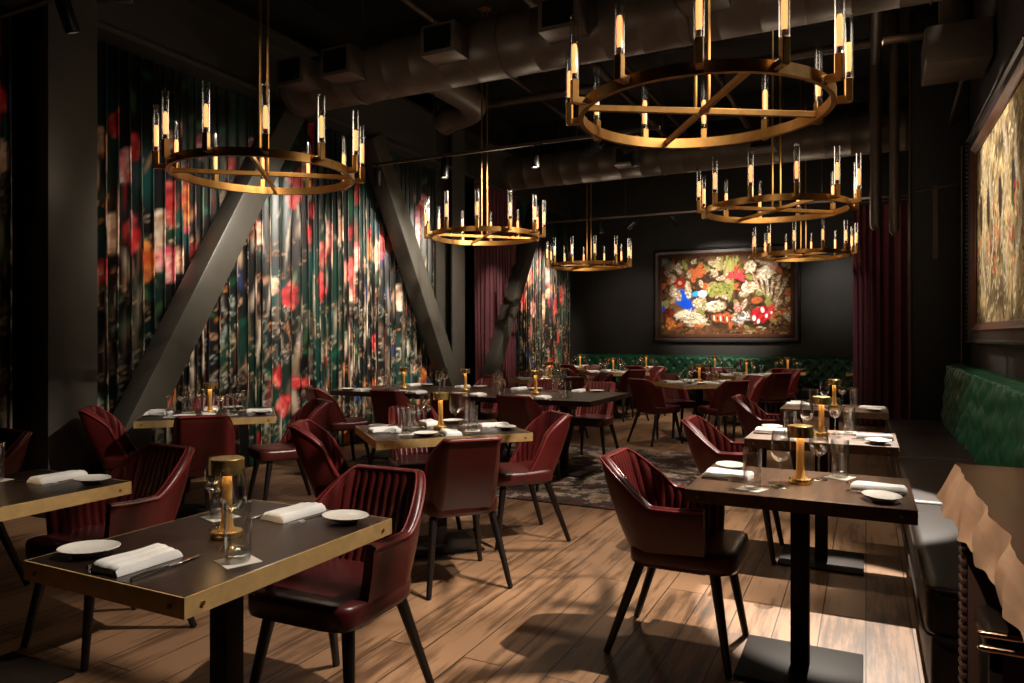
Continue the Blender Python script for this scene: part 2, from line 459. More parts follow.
# ------------------------------------------------------------------ paintings
def framed(name, loc, rz, w, h, paint, label, wd=.17):
    root = tag(empty(name, loc, rz), label, 'painting')           # local: x along width, -y toward the room, z up, centre at origin
    def loop(hw, hh, off):
        return [(-hw, -off, -hh), (hw, -off, -hh), (hw, -off, hh), (-hw, -off, hh)]
    def ringprof(prof):
        mb = MB(); n = len(prof)
        vs = []
        for ins, off in prof: vs += loop(w / 2 - ins, h / 2 - ins, off)
        fs = []
        for i in range(n):
            j = (i + 1) % n
            for k in range(4):
                l = (k + 1) % 4
                fs.append([i * 4 + k, i * 4 + l, j * 4 + l, j * 4 + k])
        return mb.add(vs, fs)
    a = wd
    ringprof([(0, 0), (0, .05), (.012, .075), (.03, .08), (.05, .06), (a * .6, .05), (a * .62, .0)]).build('outer_frame', M['frame'], root, ang=25)
    ringprof([(a * .6, .002), (a * .6, .06), (a * .68, .07), (a * .8, .055), (a * .88, .04), (a, .03), (a, .002)]).build('inner_lip', M['copper'], root, ang=25)
    bd = MB()
    def bead(x, z): bd.lathe([(0, -.014), (.012, -.007), (.014, 0), (.012, .007), (0, .014)], 8, (x, -.083, z))
    st = .045
    nx = int(w / st); nz = int(h / st)
    for k in range(nx + 1):
        x = -w / 2 + .022 + (w - .044) * k / nx; bead(x, -h / 2 + .022); bead(x, h / 2 - .022)
    for k in range(1, nz):
        z = -h / 2 + .022 + (h - .044) * k / nz; bead(-w / 2 + .022, z); bead(w / 2 - .022, z)
    bd.build('beading', M['frame'], root)
    iw, ih = w - 2 * a + .01, h - 2 * a + .01
    nx, nz = 330, int(330 * ih / iw)
    U, V = np.meshgrid(np.linspace(0, 1, nx), np.linspace(0, 1, nz))
    Pt = np.stack([(U - .5) * iw, -.02 + 0 * U, (V - .5) * ih], -1)
    raw_grid('canvas', Pt, M['canvas'], root, paint.sample(U * paint.W / paint.p, V * paint.H / paint.p))
    return root

def blob(P, x, y, a, b, ang, cols, n=40, edge=.35):
    """a rounded form modelled in many dabs of its own colours"""
    r = P.r
    P.ell(x, y, a, b, ang, np.array(cols[-1]) * .55, .95, .25)
    for k in range(n):
        q = r.rand() * 6.3; d = math.sqrt(r.rand()) * .85
        dx, dy = math.cos(q) * a * d, math.sin(q) * b * d
        X = x + dx * math.cos(ang) - dy * math.sin(ang); Y = y + dx * math.sin(ang) + dy * math.cos(ang)
        P.ell(X, Y, a * (.12 + .22 * r.rand()), b * (.08 + .16 * r.rand()), ang + r.randn() * .7, np.array(cols[r.randint(len(cols))]) * (.55 + .6 * r.rand()), .8, .6)

def still_life():
    P = Paint(2.4, 1.5, 150, 4); r = P.r; w, h = 2.4, 1.5
    n = P.lownoise(.3)[..., None]; n2 = P.lownoise(.07)[..., None]
    P.a = (np.array(S(26, 18, 13)) * (1 - n) + np.array(S(104, 74, 48)) * n * (.3 + n2)).astype(np.float32)
    brown = [S(120, 82, 50), S(80, 50, 30), S(150, 112, 70), S(58, 36, 24)]; cream = [S(240, 230, 208), S(214, 196, 164), S(176, 152, 118)]
    rust = [S(170, 66, 36), S(120, 50, 32), S(206, 110, 60)]; green = [S(120, 122, 50), S(84, 96, 40), S(160, 158, 84)]; red = [S(220, 30, 44), S(180, 20, 36), S(240, 80, 84)]
    for k in range(420):
        P.ell(r.rand() * w, r.rand() * h, .02 + .05 * r.rand(), .008 + .02 * r.rand(), r.rand() * 6.3, np.array(brown[r.randint(4)]) * (.4 + .8 * r.rand()), .8, .6)
    pal = [cream, brown, rust, brown, cream, green, [S(150, 120, 90), S(90, 66, 46), S(200, 170, 130)]]
    for k in range(150): blob(P, r.rand() * w, r.rand() * h, .05 + .07 * r.rand(), .03 + .05 * r.rand(), r.rand() * 3, pal[r.randint(7)], 12)
    P.ell(.04, 1.42, .16, .09, 0, S(130, 170, 190), .85, .6)
    for k in range(16): blob(P, .28 + r.randn() * .13, 1.12 + r.randn() * .17, .07 + .05 * r.rand(), .05, r.rand() * 3, cream, 14)
    for k in range(9): blob(P, .72 + r.randn() * .11, 1.2 + r.randn() * .09, .07, .05, r.rand() * 3, rust, 14)
    for k in range(18): blob(P, 1.12 + r.randn() * .13, 1.22 + r.randn() * .11, .06 + .04 * r.rand(), .045, r.rand() * 3, cream, 14)
    for k in range(14): P.ell(1.32 + r.randn() * .09, 1.33 + r.randn() * .08, .025, .17, r.randn() * .2, np.array(green[r.randint(3)]) * (.6 + .5 * r.rand()), .85)
    blob(P, 1.1, .86, .24, .13, .25, green, 60); blob(P, 1.33, .84, .045, .26, -.16, green, 40); blob(P, .98, .95, .1, .06, .4, [S(60, 110, 110), S(190, 160, 70)], 20)
    P.ell(.41, .7, .15, .2, .35, S(14, 74, 190), 1, .2); P.ell(.52, .57, .15, .11, -.4, S(12, 64, 176), 1, .2); P.ell(.67, .78, .1, .06, .2, S(44, 140, 206), 1, .4)
    blob(P, .8, .78, .1, .08, 0, [S(190, 214, 228), S(150, 180, 200), S(230, 240, 244)], 24); P.ell(.03, .5, .04, .08, 0, S(14, 74, 190), 1)
    blob(P, .3, .78, .09, .16, .5, cream, 40); blob(P, .52, .86, .07, .2, .1, cream, 40); blob(P, .7, .6, .12, .1, 0, cream, 40)
    for q in (0, .8, 1.6, 2.4, 3.1, -.6): blob(P, 1.43 + .09 * math.cos(q), 1.08 + .06 * math.sin(q), .11, .035, q, red, 14)
    blob(P, 1.42, 1.2, .03, .12, .15, red, 14)
    for k in range(6): blob(P, .36 + .07 * math.cos(k * 1.05), 1.0 + .06 * math.sin(k * 1.05), .06, .04, k * 1.05, [S(206, 44, 36), S(160, 30, 28)], 10)
    blob(P, .36, 1.0, .045, .045, 0, [S(240, 190, 140), S(226, 160, 110)], 12)
    blob(P, 1.66, .88, .14, .12, 0, cream, 60); blob(P, 1.68, 1.27, .12, .13, 0, cream, 50); blob(P, 1.96, 1.15, .2, .14, .5, cream, 70); blob(P, 2.08, 1.28, .1, .08, 0, [S(230, 170, 150), S(200, 150, 130)], 20)
    for k in range(6): blob(P, 1.8 + .09 * k, .95 - .02 * k, .028, .26, .4 - .16 * k, cream, 22)
    blob(P, .56, .33, .36, .12, -.2, cream, 130); blob(P, 1.05, .53, .22, .12, .1, cream, 80)
    for k in range(70): P.ell(.56 + r.randn() * .16, .33 - .02 * r.randn() * 2, .012, .008, 0, S(18, 16, 16), .9, .4)
    for k in range(40): P.ell(1.05 + r.randn() * .1, .53 + r.randn() * .05, .012, .008, 0, S(22, 18, 16), .9, .4)
    blob(P, 1.2, .3, .26, .09, -.1, rust, 60)
    for k in range(7): P.ell(1.02 + .06 * k, .31 - .006 * k, .014, .06, .1, S(24, 20, 20) if k % 2 else S(240, 230, 214), .95)
    blob(P, 1.52, .3, .2, .11, .5, [S(226, 222, 212), S(170, 160, 150), S(90, 84, 78)], 70); blob(P, 1.46, .5, .09, .11, 0, [S(210, 150, 136), S(170, 110, 96)], 30); P.ell(1.5, .56, .03, .03, 0, S(30, 90, 80), 1)
    blob(P, 1.86, .36, .21, .17, .4, [S(206, 34, 46), S(170, 24, 36)], 50); blob(P, 2.06, .46, .06, .13, -.3, red, 16)
    for x, y, a in ((1.75, .3, .06), (1.9, .45, .06), (1.83, .24, .05), (1.97, .34, .045), (2.06, .4, .03)): P.ell(x, y, a, a * .6, r.rand() * 3, S(242, 228, 218), .95, .3)
    blob(P, .18, .2, .11, .15, .3, [S(226, 150, 66), S(190, 100, 44)], 40); blob(P, .14, .42, .13, .1, 0, [S(140, 44, 32), S(90, 34, 28)], 40)
    for k in range(160):
        P.ell(2.05 + r.rand() * .35, r.rand() * 1.1, .02 + .03 * r.rand(), .012, r.rand() * 6.3, np.array(brown[r.randint(4)]) * (.5 + .7 * r.rand()), .85)
    for k in range(60): P.ell(r.rand() * w, .02 + .1 * r.rand(), .07, .025, r.randn() * .3, np.array(S(104, 66, 38)) * (.4 + .8 * r.rand()), .85)
    P.a = np.clip(P.a, 0, .9)
    return P

def brown_scene():
    P = Paint(2.7, 1.8, 130, 15); r = P.r; w, h = 2.7, 1.8
    n = P.lownoise(.25)[..., None]; n2 = P.lownoise(.05)[..., None]
    P.a = (np.array(S(58, 42, 24)) * (1 - n) + np.array(S(206, 178, 126)) * n * (.45 + .8 * n2)).astype(np.float32)
    tan = [S(220, 196, 146), S(150, 118, 72), S(66, 48, 30), S(240, 226, 188), S(110, 100, 52)]
    for k in range(900):
        P.ell(r.rand() * w, r.rand() * h, .02 + .05 * r.rand(), .008 + .02 * r.rand(), 1.2 + r.randn() * .7, np.array(tan[r.randint(5)]) * (.5 + .6 * r.rand()), .75, .5)
    pale = [S(246, 240, 222), S(226, 212, 182), S(200, 180, 146)]
    for x0 in (.5, .95, 1.6, 2.2):
        for k in range(26): blob(P, x0 + .12 * math.sin(k * .33 + x0 * 5), .35 + 1.4 * k / 26, .07 + .04 * r.rand(), .04, 1.3 + r.randn() * .35, pale, 10)
        blob(P, x0 + .26, .72, .1, .2, .2, [S(214, 170, 130), S(180, 134, 96)], 40)
        blob(P, x0 - .2, 1.1, .1, .22, .1, [S(70, 50, 30), S(44, 32, 22)], 40)
    for k in range(40):
        blob(P, .22 + r.randn() * .1 + (k % 3) * .9, .3 + r.rand() * .8, .03, .06, r.randn() * .5, [[S(206, 70, 40), S(180, 50, 36)], [S(84, 116, 50), S(60, 90, 40)], [S(226, 120, 60)]][r.randint(3)], 8)
    P.a = np.clip(P.a, 0, .9)
    return P

framed('framed_painting', (-2.44, YB - .005, 2.14), 0, 2.74, 1.84, still_life(), 'large colourful framed painting of creatures and flowers above green banquette')
framed('framed_painting', (XR - .005, 7.0, 2.3), -PI / 2, 3.0, 2.06, brown_scene(), 'large brown framed painting on the wall above the side bench', .2)

# ------------------------------------------------------------------ chairs
def shell(arm):
    f = .16 if arm else .045
    w, b, r = (.228, .17, .11) if arm else (.2, .17, .07)
    top, low = .825, (.65 if arm else .44)
    nch = 28 if arm else 20
    N = nch * 6
    L1 = f + b - r; L2 = PI / 2 * r; L3 = 2 * (w - r)
    tot = 2 * (L1 + L2) + L3
    def plan(d):
        if d < L1: return (w, f - d), (1, 0)
        d2 = d - L1
        if d2 < L2:
            q = d2 / r
            return (w - r + r * math.cos(q), -b + r - r * math.sin(q)), (math.cos(q), -math.sin(q))
        d3 = d2 - L2
        if d3 < L3: return (w - r - d3, -b), (0, -1)
        (x, y), (nx, ny) = plan(tot - d)
        return (-x, y), (-nx, ny)
    def ss(x): x = min(1, max(0, x)); return x * x * (3 - 2 * x)
    zb = .385
    rows = []; rim = []; rim2 = []
    th = .036
    for i in range(N + 1):
        d = tot * i / N
        (x, y), (nx, ny) = plan(d)
        e = min(d, tot - d)
        if arm:
            zt = low + (top - low) * ss((e - L1 * .97) / (L2 * .9)) ** .85
            zt += .012 * ss((e - L1 * .6) / -.2)
        else:
            g = min(1, e / (L1 + L2 * .7))
            zt = low + (top - low) * (g ** 1.12 * .75 + .25 * ss(g))
        back = max(0, -ny); side = abs(nx)
        def off(z):
            k = (z - zb) / (top - zb)
            kk = min(1, max(0, k))
            bulge = (.012 if arm else .009) * math.sin(PI * kk)
            return (.02 if arm else -.022) * side * k + bulge - .022 * (1 - kk) ** 2
        def outp(z, inn=0):
            o_ = off(z) - inn
            k = (z - zb) / (top - zb)
            return (x + nx * o_, y + ny * o_ - (.14 if arm else .15) * back ** 1.5 * k, z)
        loop = []
        nz = 8
        for k in range(nz + 1):
            loop.append(outp(zb + (zt - .014 - zb) * k / nz))
        ch = abs(math.sin(PI * nch * i / N)) ** .7
        for k in range(1, 6):
            q = PI * k / 6
            loop.append(outp(zt - .014 + .014 * math.sin(q), th / 2 * (1 - math.cos(q))))
        for k in range(nz + 1):
            z = zt - .014 - (zt - .014 - zb) * k / nz
            fade = ss((zt - z) / .035)
            loop.append(outp(z, th + .014 * ch * fade - .004))
        rows.append(loop)
        rim.append(outp(zt - .012, -.002)); rim2.append(outp(zt - .008, th - .002))
    P = MB(); n = len(rows[0])
    vs = [p for l in rows for p in l]; fs = []
    for i in range(N):
        for k in range(n):
            l = (k + 1) % n
            fs.append([i * n + k, (i + 1) * n + k, (i + 1) * n + l, i * n + l])
    fs.append(list(range(n))); fs.append([N * n + k for k in range(n)][::-1])
    P.add(vs, fs)
    return P, rim, rim2

def seat_mb(sxx=1.0):
    prof = [(.0, .39), (.93, .39), (.985, .397), (1., .412), (1., .445), (.985, .46), (.94, .468), (.8, .4735), (.4, .472), (0, .47)]
    vs = []; fs = []; n = 40
    for rr, z in prof:
        for k in range(n):
            q = 2 * PI * k / n
            c, s_ = math.cos(q), math.sin(q)
            e = .33
            x = .225 * math.copysign(abs(c) ** e, c) * rr
            y = .225 * math.copysign(abs(s_) ** e, s_) * rr
            x *= sxx * (1 + .03 * (y / .225))
            vs.append((x, y + .055, z + (.012 * (y / .225) ** 2 if z > .44 else 0)))
    for i in range(len(prof) - 1):
        for k in range(n):
            l = (k + 1) % n
            fs.append([i * n + k, i * n + l, (i + 1) * n + l, (i + 1) * n + k])
    return MB().add(vs, fs)

def make_chair(arm):
    root = empty('dining_armchair' if arm else 'dining_chair')
    mb, rim, rim2 = shell(arm)
    bk = mb.build('backrest', M['leather'], root, ang=50)
    pp = MB().path(rim, .0055, 6); pp.path(rim2, .0045, 6)
    pp.build('piping', M['piping'], bk)
    seat_mb(1.0 if arm else .93).build('seat', M['seatleather'], root, ang=60)
    for sx in (-1, 1):
        for sy in (-1, 1):
            tp = Vector((sx * .165, .19 if sy > 0 else -.12, .385)); ft = Vector((sx * .225, .255 if sy > 0 else -.25, .004))
            MB().path([ft, tp * .5 + ft * .5, tp], [.0145, .0185, .023], 10).build('leg', M['chairleg'], root)
    return root

PROTO = {True: make_chair(True), False: make_chair(False)}
USED = {True: False, False: False}
def chair(arm, x, y, face, label, group):
    if USED[arm]: o = dup(PROTO[arm])
    else: o = PROTO[arm]; USED[arm] = True
    o.location = (x, y, .013 if (-5.0 < x < -1.3 and 5.31 < y < 8.25) else 0)
    o.rotation_euler = (0, 0, face - PI / 2)
    return tag(o, label, 'chair', group)

# ------------------------------------------------------------------ tables
def table(cx, cy, w, d, rz, label, group, top, edge, posts=((0, 0),), plate=.46):
    root = tag(empty('dining_table', (cx, cy, 0), rz), label, 'table', group)
    MB().box((0, 0, .725), (w - .008, d - .008, .05), .002, 1).build('tabletop', top, root)
    if edge:
        eb = MB()
        for s_ in (-1, 1):
            eb.box((0, s_ * (d / 2 - .002), .724), (w, .005, .05))
            eb.box((s_ * (w / 2 - .002), 0, .724), (.005, d - .004, .05))
        eb.build('edge_band', edge, root, smooth=False)
        for sx in (-1, 1):
            for sy in (-1, 1):
                MB().tube((sx * (w / 2 - .05), sy * (d / 2), .722), (sx * (w / 2 - .05), sy * (d / 2 + .004), .722), .006, n=10).build('bolt', M['agedbrass'], root)
                MB().tube((sx * (w / 2), sy * (d / 2 - .05), .722), (sx * (w / 2 + .004), sy * (d / 2 - .05), .722), .006, n=10).build('bolt', M['agedbrass'], root)
    for px, py in posts:
        MB().box((px, py, .357), (.07, .07, .684), .006).build('post', M['steel'], root)
        MB().box((px, py, .0095), (plate, plate * .92, .011), .003).build('base_plate', M['steel'], root)
    return root

D45 = math.radians(46)
TB = {}   # key: (cx, cy, w, d, rz, phrase)
TB['R1'] = (-.24, 3.13, .80, .62, 0, 'first side-bench table')
TB['R2'] = (-.24, 4.68, .80, .62, 0, 'second side-bench table')
TB['R3'] = (-.24, 6.58, .80, .62, 0, 'third side-bench table')
TB['L1'] = (-1.71, 1.535, .80, .62, PI / 2, 'frontmost brass-edged table')
TB['L2'] = (-3.03, 1.55, .80, .62, PI / 2, 'table before the grey column')
TB['L3'] = (-4.56, 3.93, .95, .76, D45, 'table under the slanted brace')
TB['M1'] = (-2.46, 3.93, .97, .76, D45 + .03, 'table in front of the rug')
TB['M3'] = (-3.97, 9.2, .95, .76, D45, 'table beside the burgundy curtain')
TB['C'] = (-1.93, 9.35, .95, .76, D45, 'diamond-set table past the rug')
TB['D1'] = (-3.8, 11.5, .95, .76, D45, 'curtain-side table in second-last row')
TB['D2'] = (-1.65, 11.45, .95, .76, D45, 'bench-side table in second-last row')
for i, (x, nm) in enumerate(zip((-5.02, -3.7, -2.44, -1.21, .02), ('first', 'second', 'third', 'fourth', 'fifth'))):
    TB['B%d' % i] = (x, 13.15, .76, .62, PI / 2, nm + ' back-wall table from the curtains')
TOPS = {'R': (M['oak'], None), 'L': (M['darktop'], M['edgebrass']), 'M': (M['blacktop'], M['edgebrass']), 'C': (M['blacktop'], M['edgebrass']), 'D': (M['blacktop'], M['edgebrass']), 'B': (M['blacktop'], M['edgebrass'])}
for k, (cx, cy, w, d, rz, ph) in TB.items():
    tp, ed = TOPS[k[0]]
    kind = {'R': 'oak two-seat dining ', 'B': 'small dark dining '}.get(k[0], 'dark brown dining ')
    table(cx, cy, w, d, rz, (kind + ph.replace('dining ', '') + (', counted from the live-edge counter' if k[0] == 'R' else '')) if k[0] != 'B' else 'dark two-seat ' + ph, 'dining tables', tp, ed or (M['oak'] if k[0] == 'R' else None))
COMX0, COMX1, COMY0, COMY1 = -5.18, -2.2, 6.03, 7.18
LONG = table((COMX0 + COMX1) / 2, (COMY0 + COMY1) / 2, COMX1 - COMX0, COMY1 - COMY0, 0, 'long dark communal table standing on the rug', None, M['blacktop'], None, ((-1.0, 0), (0, 0), (1.0, 0)), .6)
LONG.location.z = .013

# ------------------------------------------------------------------ tableware prototypes
PR = {}
def proto_lamp():
    root = empty('table_lamp')
    MB().lathe([(0, 0), (.044, 0), (.0455, .003), (.0455, .017), (.043, .0205), (.024, .022), (.02, .03), (0, .03)], 28).build('base', M['brass'], root)
    MB().lathe([(.0, .022), (.024, .0222), (.019, .034), (.0155, .06), (.0155, .19), (.02, .2), (0, .2)], 20).build('stem', M['brassstem'], root)
    MB().lathe([(0, .236), (.048, .236), (.05, .234), (.05, .19), (.0475, .19), (.0475, .226), (0, .226)], 32).build('shade', M['brass'], root)
    MB().lathe([(.0155, .206), (.044, .206), (.044, .21), (.0155, .21)], 24).build('bulb', M['lampled'], root)
    return root
def proto_highball():
    o = MB().lathe([(.033, .001), (.0365, .155), (.0355, .157), (.0345, .155), (.0315, .022), (.0, .0205)], 28).build('highball_glass', M['glass'])
    MB().lathe([(0, .0002), (.0295, .0002), (.0315, .003), (.0312, .0195), (.029, .0203), (0, .019)], 28).build('thick_base', M['solidglass'], o)
    return o
def proto_wine():
    return MB().lathe([(0, 0), (.034, 0), (.035, .0015), (.02, .004), (.006, .009), (.0042, .02), (.004, .09), (.0065, .1), (.022, .108), (.034, .125), (.039, .15), (.036, .185), (.0315, .222), (.0305, .2225),
                       (.035, .185), (.0378, .15), (.033, .127), (.02, .1115), (0, .108)], 28).build('wine_glass', M['glass'])
def proto_plate():
    return MB().lathe([(0, 0), (.04, 0), (.042, .006), (.06, .012), (.079, .02), (.08, .0225), (.078, .0235), (.058, .016), (.03, .013), (0, .013)], 36, sy=.8).build('bread_plate', M['porcelain'])
def proto_napkin():
    r = random.Random(3)
    mb = MB()
    w, d = .105, .19
    nx, ny = 16, 22
    top = np.zeros((nx, ny, 3))
    prof = []
    for i in range(nx):
        a = i / (nx - 1)
        for j in range(ny):
            b = j / (ny - 1)
            e = min(1, min(b, 1 - b) / .06); ea = min(1, a / .12, (1 - a) / .06)
            z = .008 + .02 * (ea ** .5) * (.55 + .45 * e ** .5) - .007 * a + .0012 * math.sin(b * 7 + a * 3) + .001 * math.sin(a * 20)
            top[i, j] = ((a - .5) * w * (1 + .02 * math.sin(b * 7)), (b - .5) * d * (1 + .03 * math.sin(a * 6)), max(z, .004))
    bot = top.copy(); bot[..., 2] = np.where(bot[..., 2] > 0, .0, 0)
    mb.grid(top); n = nx * ny
    mb.grid(bot[:, ::-1].copy())
    ring = [(i, 0) for i in range(nx)] + [(nx - 1, j) for j in range(1, ny)] + [(i, ny - 1) for i in range(nx - 2, -1, -1)] + [(0, j) for j in range(ny - 2, 0, -1)]
    ti = [i * ny + j for i, j in ring]; bi = [n + i * ny + (ny - 1 - j) for i, j in ring]
    m = len(ring)
    mb.f += [[ti[k], ti[(k + 1) % m], bi[(k + 1) % m], bi[k]] for k in range(m)]
    return mb.build('folded_napkin', M['linen'], ang=60)
def proto_knife():
    root = empty('table_knife')
    MB().path([(0, -.11, .004), (0, -.06, .005), (0, 0, .004)], [.005, .0065, .004], 8).build('handle', M['silver'], root)
    MB().box((.001, .052, .0035), (.016, .105, .002), .0008, 1).build('blade', M['silver'], root)
    return root
def proto_fork():
    root = empty('table_fork')
    MB().path([(0, -.1, .004), (0, -.04, .0045), (0, .035, .006)], [.006, .004, .003], 8).build('handle', M['silver'], root)
    hd = MB().box((0, .048, .006), (.022, .028, .002), .0006, 1)
    for x in (-.0085, -.0028, .0028, .0085): hd.box((x, .08, .007), (.0028, .045, .002))
    hd.build('tines', M['silver'], root)
    return root
def proto_coaster():
    return MB().box((0, 0, .001), (.095, .095, .002), .0005, 1).build('paper_coaster', M['paper'])
PROTOS = dict(lamp=proto_lamp(), high=proto_highball(), wine=proto_wine(), plate=proto_plate(), napkin=proto_napkin(), knife=proto_knife(), fork=proto_fork(), coaster=proto_coaster())
INFO = dict(lamp=('brass drum-shaded lamp', 'lamp', 'small brass table lamps'), high=('tall clear highball glass', 'glass', 'highball glasses'), wine=('stemmed wine glass', 'wine glass', 'wine glasses'),
            plate=('white bread plate', 'plate', 'white bread plates'), napkin=('folded white napkin', 'napkin', 'folded white napkins'), knife=('silver knife', 'knife', 'table knives'), fork=('silver fork', 'fork', 'table forks'), coaster=('square paper coaster', 'coaster', 'paper coasters'))
first = set()
def put(k, x, y, z, rz, where):
    if k in first: o = dup(PROTOS[k])
    else: o = PROTOS[k]; first.add(k)
    o.location = (x, y, z); o.rotation_euler = (0, 0, rz)
    n, cat, grp = INFO[k]
    return tag(o, n + ' ' + where, cat, grp)

def setting(ex, ey, face, where, full, z=.7502, items='pnhw', four_top=False):
    """ex, ey: middle of the table edge in front of the diner; face: the diner's facing angle"""
    fx, fy = math.cos(face), math.sin(face); rx, ry = fy, -fx
    j = lambda s_: random.uniform(-s_, s_)
    P = lambda r_, f_: (ex + rx * r_ + fx * f_, ey + ry * r_ + fy * f_)
    q = face - PI / 2
    if 'n' in items: put('napkin', *P(j(.008), .115), z + .0005, q + j(.12) , where)
    if 'p' in items: put('plate', *P((-.165 if four_top else -.2) + j(.008), .1 + j(.01)), z, q + .3 + j(.3), where)
    hx, hy = P(.205 + j(.01), .25 + j(.01)) if not four_top else P(.16 + j(.006), .22 + j(.006))
    if full:
        put('fork', *P(-.085 + j(.006), .13), z, q + j(.08), where)
        put('knife', *P(.085 + j(.006), .13), z, q + j(.08), where)
        put('coaster', hx, hy, z, q + j(.5), where); hz = z + .0021
    else: hz = z
    if 'h' in items: put('high', hx, hy, hz, 0, where)
    if 'w' in items: put('wine', *(P(.07 + j(.006), .295 + j(.005)) if four_top else P(.115 + j(.012), .33 + j(.01))), z, 0, where)

def edge(k, dirang, sec):
    cx, cy, w, d, rz, ph = TB[k]
    return cx + math.cos(dirang) * sec, cy + math.sin(dirang) * sec

def place(k, sides, full):
    cx, cy, w, d, rz, ph = TB[k]
    put('lamp', cx, cy, .7502, 0, 'on the ' + ph if k[0] != 'B' else 'on the ' + ph)
    for nm, rel, half, setit, chr_ in sides:
        a = rz + rel
        ex, ey = cx + math.cos(a) * half, cy + math.sin(a) * half
        if setit: setting(ex, ey, a + PI, 'at the %s side of the %s' % (nm, ph), full, four_top=len(sides) == 4)
        if chr_ is not None:
            arm, dist, off, tw = chr_
            x = cx + math.cos(a) * dist - math.sin(a) * off; y = cy + math.sin(a) * dist + math.cos(a) * off
            if arm: lb = 'burgundy channel-backed armchair at the ' + ph
            elif k[0] == 'B': lb = 'burgundy chair facing the ' + ph
            else: lb = 'armless burgundy chair at the %s side of the %s' % (nm, ph)
            chair(arm, x, y, a + PI + tw, lb, 'burgundy armchairs' if arm else 'armless burgundy chairs')

H = PI / 2
for k in ('R1', 'R2', 'R3'):
    place(k, [('armchair', PI, .40, True, (True, .50, 0, 0.)), ('bench', 0, .40, True, None)], k != 'R3')
place('L1', [('armchair', 0, .40, True, (True, .53, 0, .04)), ('open', PI, .40, True, None)], True)
place('L2', [('armchair', 0, .40, True, (True, .53, 0, -.05)), ('open', PI, .40, True, None)], True)
chair(True, -4.32, 2.08, -H - .1, 'burgundy armchair half out of view in front of the dark floral curtain', 'burgundy armchairs')
d0 = dict(near=(-H, .38), right=(0, .475), left=(PI, .475), far=(H, .38))
def four(k, dist, full, tw=None):
    tw = tw or {}
    place(k, [(nm, rel, half, True, (False, dist.get(nm, half + .14), dist.get(nm + '_o', 0), tw.get(nm, 0))) for nm, (rel, half) in d0.items()], full)
four('M1', dict(near=.65, near_o=-.09, right=.56, left=.60, far=.56), True, dict(left=-.3))
four('L3', dict(near=.54, right=.58, left=.55, far=.50), True, dict(left=-.02, right=.25))
four('M3', {}, False); four('C', dict(near=.5, left=.66), False, dict(left=.2)); four('D1', {}, False); four('D2', {}, False)
for i in range(5):
    k = 'B%d' % i
    place(k, [('chair', PI, .38, True, (False, .5, 0, 0)), ('bench', 0, .38, True, None)], False)
# the long table
LZ = .7633
for nm, x, side in (('first', -3.0, 0), ('second', -3.82, 0), ('third', -4.61, 0)):
    put('lamp', x, 6.6, LZ, 0, 'on the long table, %s from its open end' % nm)
for i, x in enumerate((-2.72, -3.42, -4.12, -4.82)):
    w_ = ('first', 'second', 'third', 'fourth')[i]
    wh = 'at the %s near seat of the long table' % w_
    setting(x, COMY0, H, wh, False, LZ)
    chair(False, x - (.02 if i else .04), 5.86 if i < 3 else 5.78, H - (.0, .05, -.05, .5)[i], 'armless burgundy chair ' + wh, 'armless burgundy chairs')
    wh = 'at the %s far seat of the long table' % w_
    setting(x, COMY1, -H, wh, False, LZ)
    if i < 3: chair(False, x + (.08, .1, .1)[i], 7.3, -H, 'armless burgundy chair ' + wh, 'armless burgundy chairs')

# ------------------------------------------------------------------ banquettes
def tufted(u, v, du, dv, depth):
    """diamond tufting height for arrays u, v"""
    h = np.full(u.shape, 9.)
    for k in (0, 1):
        a = (u / du + .5 * k) % 1 - .5; b = (v / (2 * dv) + .5 * k) % 1 - .5
        h = np.minimum(h, np.sqrt((a * du) ** 2 + (b * 2 * dv) ** 2))
    hh = np.clip(h / (.62 * du), 0, 1)
    crease = np.minimum(np.abs(((u / du + v / (2 * dv)) % 1) - .5), np.abs(((u / du - v / (2 * dv)) % 1) - .5))
    cr_ = np.clip(crease / .16, 0, 1)
    return depth * (np.sqrt(hh) * .75 + .25 * np.sqrt(cr_))

root = tag(empty('green_banquette', (-2.42, YB, 0)), 'green diamond-tufted banquette along the back wall under the colourful painting', 'banquette')
W2 = 5.9
nu, nv = 420, 40
U, V = np.meshgrid(np.linspace(-W2 / 2, W2 / 2, nu), np.linspace(.42, .98, nv), indexing='ij')
Hh = tufted(U, V, .23, .125, .12) * np.clip((V - .42) / .03, 0, 1)
roll = np.clip((V - .9) / .08, 0, 1)
raw_grid('tufted_back', np.stack([U, -.16 - Hh + .04 * (1 - (V - .42) / .56) * 0 + .07 * roll ** 2, V + 0 * U], -1), M['greenvelvet'], root)
MB().box((0, -.075, .69), (W2, .14, .57), .02).build('back_frame', M['greenvelvet'], root)
MB().box((0, -.45, .35), (W2, .6, .2), .04, 3).build('seat', M['benchleather'], root)
MB().box((0, -.42, .125), (W2, .52, .24), .005).build('plinth', M['steel'], root)

